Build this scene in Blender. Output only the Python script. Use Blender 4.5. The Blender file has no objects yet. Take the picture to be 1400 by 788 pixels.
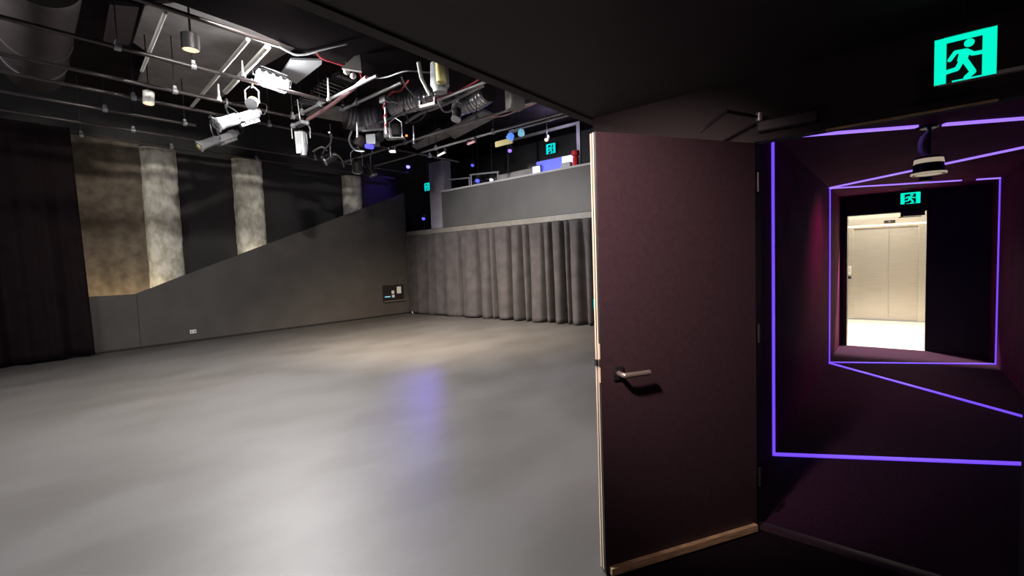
import bpy, math, random
from mathutils import Vector as V, Matrix
rnd = random.Random(7)
S = bpy.context.scene
COL = S.collection
# ------------------------------------------------------------------ camera
F = 628.06
CX, CY, EYE = 700.0, 394.0, 1.5
def _d(px, py): return V((px-CX, -(py-CY), -F)).normalized()
_Y = _d(1228, 340); _X = -_d(-48, 385); _X = (_X - _Y*_X.dot(_Y)).normalized(); _Z = _X.cross(_Y)
ROT = Matrix((_X, _Y, _Z))                       # camera axes -> room axes
def at(px, py, axis, val):
    r = ROT @ _d(px, py); o = V((0, 0, EYE))
    return o + r*((val-o[axis])/r[axis])
cam = bpy.data.cameras.new('camera'); cam.sensor_width = 36; cam.lens = F/1400*36; cam.clip_start = .02
co = bpy.data.objects.new('camera', cam); COL.objects.link(co)
co.matrix_world = Matrix.Translation((0, 0, EYE)) @ ROT.to_4x4()
S.camera = co
S.view_settings.view_transform = 'Standard'; S.view_settings.look = 'None'
S.view_settings.gamma = 1; S.view_settings.use_curve_mapping = False; S.view_settings.exposure = 0
S.cycles.use_denoising = True
S.cycles.max_bounces = 6; S.cycles.sample_clamp_indirect = 4

# ------------------------------------------------------------------ materials
def mat(name, col, rough=.6, metal=0, vary=0, scale=6, bump=0, bscale=None, spec=.5, col2=None, stretch=(1, 1, 1), detail=6, contrast=(.3, .7)):
    m = bpy.data.materials.new(name); m.use_nodes = True
    n, l = m.node_tree.nodes, m.node_tree.links; b = n['Principled BSDF']
    b.inputs['Base Color'].default_value = (*col, 1); b.inputs['Roughness'].default_value = rough
    b.inputs['Metallic'].default_value = metal; b.inputs['Specular IOR Level'].default_value = spec
    if vary or bump or col2:
        tc = n.new('ShaderNodeTexCoord'); mp = n.new('ShaderNodeMapping'); mp.inputs['Scale'].default_value = stretch
        l.new(tc.outputs['Object'], mp.inputs[0])
        no = n.new('ShaderNodeTexNoise'); no.inputs['Scale'].default_value = scale; no.inputs['Detail'].default_value = detail
        l.new(mp.outputs[0], no.inputs['Vector'])
        if vary or col2:
            rp = n.new('ShaderNodeValToRGB')
            a = col if col2 else tuple(c*(1-vary) for c in col); c2 = col2 or tuple(min(1, c*(1+vary)) for c in col)
            rp.color_ramp.elements[0].color = (*a, 1); rp.color_ramp.elements[1].color = (*c2, 1)
            rp.color_ramp.elements[0].position, rp.color_ramp.elements[1].position = contrast
            l.new(no.outputs['Fac'], rp.inputs[0]); l.new(rp.outputs[0], b.inputs['Base Color'])
        if bump:
            nb = no
            if bscale:
                nb = n.new('ShaderNodeTexNoise'); nb.inputs['Scale'].default_value = bscale; nb.inputs['Detail'].default_value = 4
                l.new(mp.outputs[0], nb.inputs['Vector'])
            bp = n.new('ShaderNodeBump'); bp.inputs['Strength'].default_value = bump; bp.inputs['Distance'].default_value = .02
            l.new(nb.outputs['Fac'], bp.inputs['Height']); l.new(bp.outputs[0], b.inputs['Normal'])
    return m
def glow(name, col, strength):
    m = bpy.data.materials.new(name); m.use_nodes = True
    b = m.node_tree.nodes['Principled BSDF']; b.inputs['Base Color'].default_value = (*col, 1)
    b.inputs['Emission Color'].default_value = (*col, 1); b.inputs['Emission Strength'].default_value = strength
    return m
M = dict(
    floor=mat('floor_paint', (.068, .063, .06), .5, col2=(.09, .085, .084), contrast=(.36, .6), detail=9, scale=1.7, stretch=(1, .6, 1), bump=.05, bscale=9, spec=.45),
    carpet=mat('plum_carpet', (.055, .021, .047), .95, vary=.35, scale=60, bump=.5, bscale=220, spec=.1),
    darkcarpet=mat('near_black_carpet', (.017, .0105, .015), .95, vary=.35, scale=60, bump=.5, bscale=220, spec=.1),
    ceil=mat('black_ceiling', (.022, .017, .02), .9, vary=.3, scale=3, spec=.05),
    vest=mat('vestibule_ceiling_paint', (.038, .028, .03), .75, vary=.15, scale=2),
    black=mat('black_wall_paint', (.02, .019, .02), .7, vary=.2, scale=3),
    ramp=mat('charcoal_stair_wall', (.066, .059, .056), .62, vary=.14, scale=2.2),
    columnpaint=mat('pale_lavender_grey_paint', (.24, .22, .26), .6, vary=.15, scale=4),
    capping=mat('pale_capping', (.3, .3, .31), .5),
    gallery=mat('grey_gallery_panel', (.054, .053, .053), .6, vary=.12, scale=2),
    fascia=mat('grey_steel_fascia', (.15, .138, .122), .55, vary=.15, scale=5),
    brick=mat('brown_brick', (.125, .1, .076), .85, vary=.4, scale=5, bump=.4, bscale=30),
    plaster=mat('rough_pale_plaster', (.42, .39, .31), .85, col2=(.74, .72, .66), scale=7, bump=.8, bscale=14, stretch=(1, 1, .7), detail=10, contrast=(.34, .6)),
    cloth=mat('black_wool_serge', (.062, .056, .058), .95, vary=.2, scale=4, spec=.05),
    darkcloth=mat('dark_drape', (.013, .0085, .0098), .95, vary=.2, scale=4, spec=.05),
    plum=mat('plum_corridor_paint', (.15, .022, .08), .85, vary=.25, scale=2.5, spec=.06),
    door=mat('door_paint', (.047, .026, .032), .55, vary=.12, scale=40),
    ply=mat('cream_ply_edge', (.62, .5, .36), .6, vary=.2, scale=20, stretch=(1, 1, .1)),
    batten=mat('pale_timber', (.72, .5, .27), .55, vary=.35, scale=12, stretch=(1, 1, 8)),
    seal=mat('black_rubber_seal', (.012, .01, .01), .6),
    pipe=mat('black_steel_pipe', (.06, .05, .053), .3, metal=.4),
    pipelight=mat('grey_steel_pipe', (.42, .41, .43), .35, metal=.6),
    alu=mat('satin_aluminium', (.72, .73, .76), .3, metal=.7),
    casting=mat('light_grey_casting', (.3, .31, .34), .38, metal=.4),
    dark=mat('black_metal', (.018, .016, .018), .4),
    grey=mat('mid_grey_panel', (.3, .285, .285), .75, vary=.22, scale=3),
    louvre=mat('grey_louvre', (.6, .6, .63), .5),
    board=mat('pale_board', (.38, .4, .42), .6),
    foil=mat('crinkled_foil', (.55, .55, .6), .28, metal=.9),
    duct=mat('dusty_black_duct', (.075, .062, .066), .55, vary=.15, scale=4),
    white=mat('white_plastic', (.8, .79, .75), .4),
    steel=mat('brushed_steel', (.62, .57, .49), .34, metal=.55, vary=.08, scale=3, stretch=(1, 1, 30)),
    lobby=mat('cream_lobby_wall', (.74, .69, .58), .6),
    lobbyfloor=mat('cream_lobby_floor', (.78, .74, .64), .35),
    redcable=mat('red_cable', (.32, .03, .04), .5),
    pink=mat('pink_cable', (.62, .34, .38), .5),
    amber=mat('amber_lens_housing', (.5, .32, .14), .35, metal=.5),
    red=mat('red_plastic', (.6, .03, .04), .4),
    lens=mat('lens_glass', (.09, .1, .1), .08, spec=.9),
    yellow=mat('yellow_gel_frame', (.62, .56, .25), .5),
    led=glow('violet_led', (.165, .065, .9), 1.15),
    felt=mat('matt_black_lining', (.006, .005, .0055), 1, spec=0),
    ledpale=glow('pale_violet_led', (.33, .17, .95), 1.25),
    green=glow('exit_green', (.0, .93, .62), 1.0),
    greenfar=glow('exit_green_far', (.0, .75, .72), 1.0),
    flood=glow('flood_led_white', (.95, .97, 1), 42),
    warm=glow('warm_lamp_face', (1, .86, .6), .95),
    warmstrip=glow('warm_led_strip', (1, .8, .5), 3.2),
    blue=glow('blue_led', (.08, .07, 1), 2.2),
    bluescreen=glow('blue_screen', (.09, .11, .85), 1.0),
    screenwhite=glow('white_screen', (.75, .78, 1), .8),
    cyan=glow('cyan_lamp', (.25, .6, .8), .6),
)
M['warmnickel'] = mat('warm_nickel', (.5, .42, .36), .3, metal=.7)
# ------------------------------------------------------------------ mesh builder (room coordinates)
class MB:
    def __init__(s): s.v = []; s.f = []
    def add(s, vs, fs):
        o = len(s.v); s.v += [V(p) for p in vs]; s.f += [tuple(i+o for i in f) for f in fs]; return s
    def box(s, c, d, r=None):
        x, y, z = (k/2 for k in d); r = r or Matrix.Identity(3); c = V(c)
        p = [c + r @ V((a*x, b*y, e*z)) for a in (-1, 1) for b in (-1, 1) for e in (-1, 1)]
        return s.add(p, [(0, 1, 3, 2), (4, 6, 7, 5), (0, 4, 5, 1), (2, 3, 7, 6), (0, 2, 6, 4), (1, 5, 7, 3)])
    def span(s, a, b):
        return s.box([(a[i]+b[i])/2 for i in range(3)], [abs(b[i]-a[i]) for i in range(3)])
    def cyl(s, a, b, r0, r1=None, seg=16, cap=True):
        a, b = V(a), V(b); r1 = r0 if r1 is None else r1; q = (b-a).to_track_quat('Z', 'Y').to_matrix()
        ring = lambda p, r: [p + q @ V((math.cos(t)*r, math.sin(t)*r, 0)) for t in (2*math.pi*k/seg for k in range(seg))]
        vs = ring(a, r0)+ring(b, r1); fs = [(k, (k+1) % seg, seg+(k+1) % seg, seg+k) for k in range(seg)]
        if cap: fs += [tuple(range(seg))[::-1], tuple(range(seg, 2*seg))]
        return s.add(vs, fs)
    def lathe(s, a, axis, prof, seg=20):
        a = V(a); q = V(axis).normalized().to_track_quat('Z', 'Y').to_matrix(); vs = []; n = len(prof)
        for h, r in prof:
            vs += [a + q @ V((math.cos(2*math.pi*k/seg)*r, math.sin(2*math.pi*k/seg)*r, h)) for k in range(seg)]
        fs = [(i*seg+k, i*seg+(k+1) % seg, (i+1)*seg+(k+1) % seg, (i+1)*seg+k) for i in range(n-1) for k in range(seg)]
        fs += [tuple(range(seg))[::-1], tuple(range((n-1)*seg, n*seg))]
        return s.add(vs, fs)
    def tube(s, pts, r, seg=8):
        pts = [V(p) for p in pts]; n = len(pts); vs = []
        t0 = (pts[1]-pts[0]).normalized(); up = V((0, 0, 1)) if abs(t0.z) < .9 else V((1, 0, 0)); nn = t0.cross(up).normalized()
        for i, p in enumerate(pts):
            t = (pts[min(i+1, n-1)]-pts[max(i-1, 0)]).normalized(); nn = (nn-t*nn.dot(t)).normalized(); bb = t.cross(nn)
            ri = r[i] if isinstance(r, (list, tuple)) else r
            vs += [p+nn*math.cos(2*math.pi*k/seg)*ri+bb*math.sin(2*math.pi*k/seg)*ri for k in range(seg)]
        fs = [(i*seg+k, i*seg+(k+1) % seg, (i+1)*seg+(k+1) % seg, (i+1)*seg+k) for i in range(n-1) for k in range(seg)]
        fs += [tuple(range(seg))[::-1], tuple(range((n-1)*seg, n*seg))]
        return s.add(vs, fs)
    def prism(s, poly, o, u, v, d):                       # 2-D outline swept by vector d
        o, u, v, d = V(o), V(u), V(v), V(d); n = len(poly)
        a = [o+u*p[0]+v*p[1] for p in poly]
        return s.add(a+[p+d for p in a], [tuple(range(n))[::-1], tuple(range(n, 2*n))]+[(k, (k+1) % n, n+(k+1) % n, n+k) for k in range(n)])
    def ball(s, c, r, seg=12):
        return s.lathe(V(c)-V((0, 0, r)), (0, 0, 1), [(r-r*math.cos(math.pi*k/8), max(.0005, r*math.sin(math.pi*k/8))) for k in range(9)], seg)
def smooth_pts(pts, k=8):
    pts = [V(p) for p in pts]; out = []
    for i in range(len(pts)-1):
        p0, p1, p2, p3 = pts[max(i-1, 0)], pts[i], pts[i+1], pts[min(i+2, len(pts)-1)]
        for j in range(k):
            t = j/k
            out.append(.5*((2*p1)+(p2-p0)*t+(2*p0-5*p1+4*p2-p3)*t*t+(3*p1-p0-3*p2+p3)*t**3))
    return out+[pts[-1]]
def obj(name, mb, m, parent=None, bevel=0, smooth=True, label=None):
    import bmesh
    me = bpy.data.meshes.new(name); off = V(parent['_o']) if parent and '_o' in parent else V((0, 0, 0))
    if not parent or '_o' not in parent:
        xs = [min(p[i] for p in mb.v) for i in range(3)]; xe = [max(p[i] for p in mb.v) for i in range(3)]
        org = V(((xs[0]+xe[0])/2, (xs[1]+xe[1])/2, xs[2]))
    else: org = off
    me.from_pydata([p-org for p in mb.v], [], mb.f)
    bm = bmesh.new(); bm.from_mesh(me); bmesh.ops.recalc_face_normals(bm, faces=bm.faces); bm.to_mesh(me); bm.free()
    if smooth:
        for p in me.polygons: p.use_smooth = True
        me.set_sharp_from_angle(angle=math.radians(38))
    me.materials.append(M[m]); o = bpy.data.objects.new(name, me); COL.objects.link(o)
    if parent: o.parent = parent; o.location = org-off
    else: o.location = org
    o['_o'] = tuple(org)
    if bevel:
        b = o.modifiers.new('bevel', 'BEVEL'); b.width = bevel; b.segments = 2; b.limit_method = 'ANGLE'
    if label: o['label'] = label
    return o
def tag(o, label, cat, group=None, kind=None):
    o['label'] = label; o['category'] = cat
    if group: o['group'] = group
    if kind: o['kind'] = kind
    return o
def thing(name, label, cat, loc, group=None):
    o = bpy.data.objects.new(name, None); COL.objects.link(o); o.location = loc; o['_o'] = tuple(loc)
    o.empty_display_size = .1
    return tag(o, label, cat, group)
def struct(name, mb, m, label=None, **k):
    o = obj(name, mb, m, **k); o['kind'] = 'structure'
    o['label'] = label or name.replace('_', ' '); o['category'] = name.split('_')[0]
    return o

# ================================================================== SETTING
HZ = 5.3                     # hall ceiling
XW = -12.42                  # face of the wall behind the stair
XS = -11.84                  # face of the stair wall
YB = 9.07                    # line of the far curtain and gallery front
VZ = 2.42                    # vestibule ceiling
XV = -1.57                   # edge of the vestibule ceiling
YD = 2.71                    # doorway wall
struct('floor', MB().span((-12.6, -6.2, -.1), (-1.045, 12.2, 0)), 'floor', 'scuffed grey painted studio floor')
struct('floor_corridor', MB().span((-1.04, YD, -.1), (2.2, 8.9, 0)), 'carpet', 'dark plum carpet of the corridor')
struct('floor_vestibule', MB().span((-1.04, -2.2, -.1), (2.2, YD-.001, 0)), 'darkcarpet', 'near black carpet of the entry')
struct('floor_lobby', MB().span((-2.4, 8.905, -.1), (2.2, 12.5, 0)), 'lobbyfloor', 'pale cream floor of the lift lobby')
struct('ceiling', MB().span((-12.6, -6.2, HZ), (XV, 12.2, HZ+.15)), 'ceil', 'black studio ceiling above the lighting grid')
struct('ceiling_vestibule', MB().span((XV+.03, -2.2, VZ), (2.2, YD+.12, VZ+.12)), 'vest', 'low dark ceiling over the entry')
struct('ceiling_corridor', MB().span((-.8, YD+.12, 2.33), (1.1, 8.9, 2.43)), 'plum', 'low plum ceiling of the corridor')
t = MB().span((XV-.03, -6.2, VZ-.012), (XV+.03, YD+.12, VZ+.05))
struct('trim_1', t, 'vest', 'thin trim along the lower edge of the bulkhead')
struct('wall_right', MB().span((XV-.03, -6.2, VZ+.05), (XV+.03, 12.2, HZ)).span((XV-.03, YD+.12, 0), (XV+.03, 12.2, VZ+.05)), 'black', 'black wall and bulkhead over the studio entry')
struct('wall_left', MB().span((XW-.2, -6.2, 0), (XW, 12.2, HZ)), 'black', 'black painted wall behind the stair')
struct('wall_near', MB().span((XW, -6.2, 0), (XV-.03, -6, HZ)), 'black', 'black end wall of the studio')
struct('wall_gallery', MB().span((XW, 12.0, 0), (XV-.03, 12.2, HZ)), 'black', 'black wall at the back of the gallery')
# brown brick bay and plaster piers on the left wall
struct('wall_brick', MB().span((XW, .2, .8), (XW+.03, 2.56, 4.35)), 'brick', 'bare brown brick bay beside the dark drape')
def pier(y0, y1, z1, z0, seed, name, label):
    r = random.Random(seed); m = MB(); NY, NZ = 18, 40; vs = []; fs = []
    for j in range(NZ+1):
        z = z0+(z1-z0)*j/NZ; w0 = r.uniform(-.012, .012); w1 = r.uniform(-.01, .01)
        for i in range(NY+1):
            k = i/NY; y = y0+w0+(y1+w1-y0-w0)*k
            x = XW+.06+.2*math.sqrt(max(0, 1-(2*k-1)**2))+r.uniform(-.006, .006)
            if i in (0, NY): x = XW-.01
            vs.append((x, y, z))
    for j in range(NZ):
        for i in range(NY):
            a = j*(NY+1)+i; fs.append((a, a+1, a+NY+2, a+NY+1))
    fs.append(tuple(NZ*(NY+1)+i for i in range(NY+1)))
    m.add(vs, fs); return struct(name, m, 'plaster', label)
pier(2.56, 3.22, 4.22, .5, 1, 'column_1', 'broad pale plaster pier beside the brown brick')
pier(4.34, 5.02, 4.25, .9, 2, 'column_2', 'pale plaster pier standing alone between black bays')
pier(7.23, 7.80, 4.18, 2.2, 3, 'column_3', 'short pale stub of plaster pier near the gallery')
# stair wall with its raking top edge
prof = [(-6, 0), (9.0, 0), (9.0, 3.78), (7.56, 3.215), (4.92, 2.19), (3.13, 1.49), (2.22, 1.12), (-6, 1.12)]
struct('wall_stair', MB().prism(prof, (XS-.1, 0, 0), (0, 1, 0), (0, 0, 1), (.1, 0, 0)), 'ramp', 'charcoal half wall with raking top edge')
t = MB()
for i in range(17):
    y = 2.3+i*.36; t.span((XW+.2, y, max(0, .0+i*.145)), (XS-.1, y+.36, .15+i*.145))
struct('floor_stair', t, 'ramp', 'stair flight behind the half wall')
struct('baseboard_left', MB().span((XS, 1.5, 0), (XS+.012, 9.0, .045)).span((XS, 2.215, .045), (XS+.002, 2.228, 1.115)), 'seal', 'thin black skirting and panel joint of the stair wall')
# gallery: slab, fascia, parapet
struct('floor_gallery', MB().span((XW, YB-.02, 2.46), (XV-.03, 12.0, 2.58)), 'black', 'gallery floor')
struct('trim_2', MB().span((XS, YB-.06, 2.43), (XV-.03, YB-.02, 2.56)), 'fascia', 'pale steel edge of the gallery floor')
struct('wall_parapet', MB().span((-10.22, YB+.02, 2.58), (XV-.03, YB+.14, 3.6)), 'gallery', 'grey solid parapet of the gallery')
struct('trim_3', MB().span((-10.22, YB-.005, 3.6), (XV-.03, YB+.2, 3.645)), 'capping', 'pale capping along the gallery parapet')
t = MB().span((-10.86, 9.2, 2.58), (-10.22, 9.5, 4.55)); 
struct('column_4', t, 'columnpaint', 'grey column at the end of the parapet')
struct('wall_under_gallery', MB().span((XW, YB+.35, 0), (XV-.03, YB+.45, 2.46)), 'black', 'black wall behind the far curtain')
# corridor and doorway
JL, JR, DH = -.58, .41, 2.08
struct('wall_front', MB().span((XV+.03, YD, 0), (JL-.04, YD+.12, VZ)).span((JR+.04, YD, 0), (2.2, YD+.12, VZ)).span((JL-.04, YD, DH+.04), (JR+.04, YD+.06, VZ)), 'vest', 'dark wall around the corridor doorway')
struct('trim_4', MB().span((JL-.04, YD-.015, 0), (JL, YD+.13, DH)).span((JR, YD-.015, 0), (JR+.04, YD+.13, DH)).span((JL-.04, YD-.015, DH), (JR+.04, YD+.06, DH+.04)), 'vest', 'dark painted frame of the corridor doorway')
struct('trim_7', MB().span((-.27, YD-.022, DH-.007), (.30, YD-.012, DH+.002)), 'batten', 'thin tan strip imitating light caught under the doorway head')  # tan strip put in as the light caught by the header edge
struct('trim_5', MB().prism([(-.0, 0), (.09, 0), (.07, .008), (.02, .008)], (JL, YD-.02, 0), (0, 1, 0), (0, 0, 1), (JR-JL, 0, 0)), 'door', 'threshold strip under the corridor doorway')
struct('wall_corridor_left', MB().span((-.8, YD+.12, 0), (-.7, 8.9, 2.33)), 'plum', 'plum left wall of the corridor')
struct('wall_corridor_right', MB().span((.96, YD+.12, 0), (1.06, 8.9, 2.33)), 'plum', 'plum right wall of the corridor')
OL, OR, OH = -.61, .31, 2.03
struct('wall_corridor_end', MB().span((-.8, 8.9, 0), (OL-.05, 9.02, 2.43)).span((OR, 8.9, 0), (1.06, 9.02, 2.43)).span((OL-.05, 8.9, OH), (OR, 9.02, 2.43)), 'black', 'black end wall around the opening to the lift lobby')
struct('trim_6', MB().span((OL-.05, 8.86, 0), (OL, 9.06, OH)).span((OL-.05, 8.86, OH), (OR, 8.9, OH+.02)), 'dark', 'dark jamb of the lobby opening')
struct('wall_lobby', MB().span((-2.4, 12.42, 0), (2.2, 12.52, 2.75)).span((-2.5, 9.02, 0), (-2.4, 12.5, 2.75)).span((2.1, 9.02, 0), (2.2, 12.5, 2.75)).span((-2.4, 9.02, 2.43), (2.2, 9.06, 2.75)), 'lobby', 'cream walls of the lift lobby')
struct('ceiling_lobby', MB().span((-2.4, 9.02, 2.7), (2.2, 12.5, 2.8)), 'lobby', 'cream ceiling of the lift lobby')
# the rest of the entry behind and beside the camera
struct('wall_entry', MB().span((2.1, -2.2, 0), (2.2, YD, VZ)).span((XV, -2.3, 0), (2.2, -2.2, VZ)), 'vest', 'dark walls of the entry')

# ================================================================== DOOR
hinge = V((JL-.005, YD-.02, 0)); latch = V((-1.062, 1.862, 0))
du = (latch-hinge).normalized(); dn = V((-du.y, du.x, 0))                # dn: towards the entry side
if dn.x < 0: dn = -dn
DW, TH, D0, D1 = (latch-hinge).length, .046, .012, 2.07
Rm = Matrix((du, dn, V((0, 0, 1)))).transposed()
def dbox(m, u0, u1, n0, n1, z0, z1):
    c = hinge+du*(u0+u1)/2+dn*(n0+n1)/2+V((0, 0, (z0+z1)/2)); return m.box(c, (u1-u0, n1-n0, z1-z0), Rm)
door = thing('door', 'heavy dark plum entry door standing open, with pale laminated edge and lever', 'door', tuple(hinge))
obj('leaf', dbox(MB(), .012, DW-.004, -TH/2, TH/2, D0, D1), 'door', door, bevel=.0015)
obj('edge_strip', dbox(MB(), DW-.004, DW, -TH/2, -TH/2+.011, D0+.015, D1), 'ply', door, label='pale ply edge strip on the studio side')
obj('edge_strip', dbox(MB(), DW-.004, DW, -.003, .007, D0+.015, D1), 'ply', door, label='pale ply edge strip in the middle of the door edge')
obj('edge_seal', dbox(dbox(MB(), DW-.004, DW-.001, -TH/2+.011, -.003, D0+.015, D1), DW-.004, DW-.001, .007, TH/2, D0+.015, D1), 'seal', door)
obj('latch_plate', dbox(dbox(MB(), DW-.001, DW+.002, .004, .02, 1.04, 1.11), DW-.001, DW+.002, .004, .02, .93, 1.0), 'ply', door, label='pale latch plate')
obj('latch_bolt', dbox(MB(), DW, DW+.012, -.012, .006, 1.005, 1.035), 'dark', door)
b = obj('batten', dbox(MB(), .03, DW-.02, TH/2, TH/2+.024, .012, .05), 'batten', door, bevel=.003, label='pale timber batten along the foot of the door')
# lever handle (front side, pointing to the hinge)
hc = hinge+du*(DW-.09)+V((0, 0, .966))
m = MB().box(hc+dn*(TH/2+.005), (.052, .01, .062), Rm)
h = obj('handle', m, 'dark', door, bevel=.002)
lv = [hc+dn*(TH/2+.008), hc+dn*(TH/2+.05), hc+dn*(TH/2+.058)-du*.012, hc+dn*(TH/2+.06)-du*.05, hc+dn*(TH/2+.058)-du*.135]
obj('lever', MB().tube(smooth_pts(lv, 6), .0125, 12), 'warmnickel', h, bevel=0)
for z in (.25, 1.03, 1.82):
    obj('hinge', MB().cyl(hinge+V((0, 0, z))+dn*.03, hinge+V((0, 0, z+.1))+dn*.03, .008, None, 12), 'dark', door)
obj('green_mark', dbox(MB(), DW-.0035, DW+.0006, -TH/2-.0008, -TH/2+.004, 1.27, 1.315), 'green', door, label='small glowing green mark on the door edge')  # small mark in the emissive exit sign green
# door closer on the header
cl = thing('door_closer', 'dark door closer arm on the header above the door', 'door closer', (-.42, YD-.05, 2.1))
obj('body', MB().span((-.56, YD-.06, 2.12), (-.30, YD-.002, 2.175)), 'duct', cl, bevel=.008)
obj('arm', MB().tube([(-.55, YD-.075, 2.19), (-.64, YD-.3, 2.19), (-.78, YD-.25, 2.13)], .009, 8), 'dark', cl)
obj('pivot_cap', MB().cyl((-.545, YD-.07, 2.17), (-.545, YD-.07, 2.21), .017, None, 14), 'alu', cl, label='bright pivot cap')

# ================================================================== EXIT SIGNS
def exit_sign(c, w, hgt, gm, label, group=None, detail=True):
    c = V(c); t = thing('exit_sign', label, 'exit sign', (c.x, c.y, c.z-hgt/2), group)
    o = c-V((w/2, .008, hgt/2)); u = V((w, 0, 0)); v = V((0, 0, hgt)); d = V((0, -.003, 0))
    obj('panel', MB().span((c.x-w/2, c.y-.008, c.z-hgt/2), (c.x+w/2, c.y+.008, c.z+hgt/2)), 'dark', t)
    obj('mount', MB().span((c.x-w*.35, c.y-.02, c.z+hgt/2), (c.x+w*.35, c.y+.02, c.z+hgt/2+.018)), 'dark', t)
    fr = MB()
    for q in ([(0, 0), (.2, 0), (.2, .16), (.2, 1), (0, 1)], [(.78, 0), (1, 0), (1, 1), (.78, 1)], [(.2, .88), (.78, .88), (.78, 1), (.2, 1)], [(.3, 0), (.78, 0), (.78, .03), (.3, .03)]):
        fr.prism(q, o, u, v, d)
    obj('door_symbol', fr, gm, t)
    man = MB()
    def stroke(pts, r):
        for a, b in zip(pts, pts[1:]):
            a, b = V((*a, 0)), V((*b, 0)); k = (b-a).normalized(); nn = V((-k.y, k.x, 0)); poly = []
            base = math.atan2(nn.y, nn.x)
            for i in range(9): an = base+math.pi*i/8; poly.append((a.x+math.cos(an)*r, a.y+math.sin(an)*r))
            for i in range(9): an = base+math.pi+math.pi*i/8; poly.append((b.x+math.cos(an)*r, b.y+math.sin(an)*r))
            man.prism(poly, o+V((0, -.001*rnd.random(), 0)), u, v, d)
    man.prism([(.57+.085*math.cos(k*.39), .78+.085*math.sin(k*.39)) for k in range(16)], o, u, v, d)
    stroke([(.26, .5), (.35, .64), (.52, .63), (.63, .53), (.77, .52)], .04)
    man.prism([(.42, .66), (.6, .62), (.54, .42), (.42, .38), (.38, .45)], o, u, v, d)
    stroke([(.5, .44), (.64, .14), (.54, .05)], .05)
    stroke([(.46, .44), (.38, .27), (.13, .235)], .045)
    obj('running_figure', man, gm, t)
    return t
exit_sign((.1825, 2.45, 2.203), .166, .168, 'green', 'large green running figure exit sign hanging under the entry ceiling')
exit_sign((.125, 8.6, 2.2), .21, .155, 'green', 'small green exit sign above the lift lobby opening')
t = MB().span((.125, YD-.03, 2.176), (1.6, YD-.001, 2.19))
tag(obj('cable_trunking', t, 'white'), 'thin pale strip on the wall behind the large exit sign', 'trunking')
pl = thing('suspension_rod', 'thin rod carrying the large exit sign from the entry ceiling', 'rod', (.1825, 2.45, 2.30))
obj('rod', MB().cyl((.1825, 2.45, 2.30), (.1825, 2.45, VZ), .006), 'dark', pl)
pl2 = thing('suspension_rod', 'thin rod carrying the small exit sign above the lobby opening', 'rod', (.125, 8.6, 2.29))
obj('rod', MB().cyl((.125, 8.6, 2.29), (.125, 8.6, 2.33), .006), 'dark', pl2)

# ================================================================== LIGHT HOOPS IN THE CORRIDOR
def bar(a, b, side, w=.042, th=.012):
    a, b = V(a), V(b); k = (b-a).normalized(); s = V(side).normalized(); r = Matrix((k, s.cross(k), s)).transposed()
    return MB().box((a+b)/2+s*th/2, ((b-a).length, w, th), r)
XL, XR, CZ = -.7, .96, 2.33
def hoop(label, yl, yr, gaps, right=True, left=True, w=.042):
    t = thing('light_hoop', label, 'light hoop', (XL, yl, 0), 'violet light lines in the corridor')
    if left: obj('upright', bar((XL, yl, .0), (XL, yl, CZ), (1, 0, 0), w), 'led', t)
    if right: obj('upright', bar((XR, yr, 0), (XR, yr, CZ), (-1, 0, 0), w*.9), 'led', t)
    obj('floor_bar', bar((XL, yl, 0), (XR, yr, 0), (0, 0, 1), w*1.15, .008), 'led', t)
    for a, b in gaps:
        p = lambda k: (XL+(XR-XL)*k, yl+(yr-yl)*k, CZ)
        obj('ceiling_bar', bar(p(a), p(b), (0, 0, -1), w, .014), 'ledpale', t)
    return t
hoop('largest violet light line framing the corridor near the doorway', 3.78, 4.72, [(0, .475), (.56, 1)])
hoop('violet light frame farthest down the corridor, just before the lift lobby', 7.4, 8.28, [(0, .78), (.87, 1)], w=.036)
hoop('slanting violet light line crossing the corridor from the far left corner', 7.36, 5.72, [(0, 1)], left=False)
def track_spot(c, label, r, ring, flip=1):
    c = V(c); t = thing('corridor_spotlight', label, 'spotlight', tuple(c), 'black spotlights under the corridor ceiling')
    obj('stem', MB().cyl((c.x, c.y, 2.33), (c.x, c.y, c.z+.13), .012).cyl((c.x, c.y, 2.33), (c.x, c.y, 2.312), .05), 'dark', t)
    h = 2.31-(c.z+.12)
    obj('bracket', MB().tube(smooth_pts([(c.x+.0*flip, c.y, c.z+.12+h*.95), (c.x-.03*flip, c.y, c.z+.12+h*.72), (c.x-.042*flip, c.y, c.z+.12+h*.42), (c.x-.028*flip, c.y, c.z+.12+h*.12), (c.x+.02*flip, c.y, c.z+.115)], 6), [.012]*6+[.019]*14+[.014]*5, 10), 'crescentgloss', t, label='curved piece imitating a violet reflection')  # crescent shape added in place of a violet reflection on the spotlight
    obj('head', MB().lathe((c.x, c.y, c.z+.12), (0, 0, -1), [(0, .02), (.0, r*.78), (.12, r), (.12, r*.8), (.09, r*.7)], 28), 'dark', t)
    obj('trim_ring', MB().lathe((c.x, c.y, c.z+.105), (0, 0, -1), [(0, r*.79), (0, r*.86), (.03, r*.9), (.03, r*.83)], 28), ring, t, label='pale upper ring')
    obj('trim_ring', MB().lathe((c.x, c.y, c.z+.012), (0, 0, -1), [(0, r*.99), (0, r*1.06), (.012, r*1.06), (.012, r*.99)], 28), ring, t, label='thin pale lower ring')
    return t
M['crescentgloss'] = mat('gloss_white_crescent', (.9, .9, .95), .25, spec=1)
M['ring'] = glow('lit_cream_ring', (.75, .62, .45), .5)  # faint emission stands in for light caught on the rings
track_spot((.155, 4.3, 2.0), 'nearer corridor spotlight with a pale ring, hanging by the break in the largest light line', .09, 'ring')
track_spot((.2, 6.2, 2.16), 'farther corridor spotlight, hanging in front of the small exit sign', .05, 'dark', -1)

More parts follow.
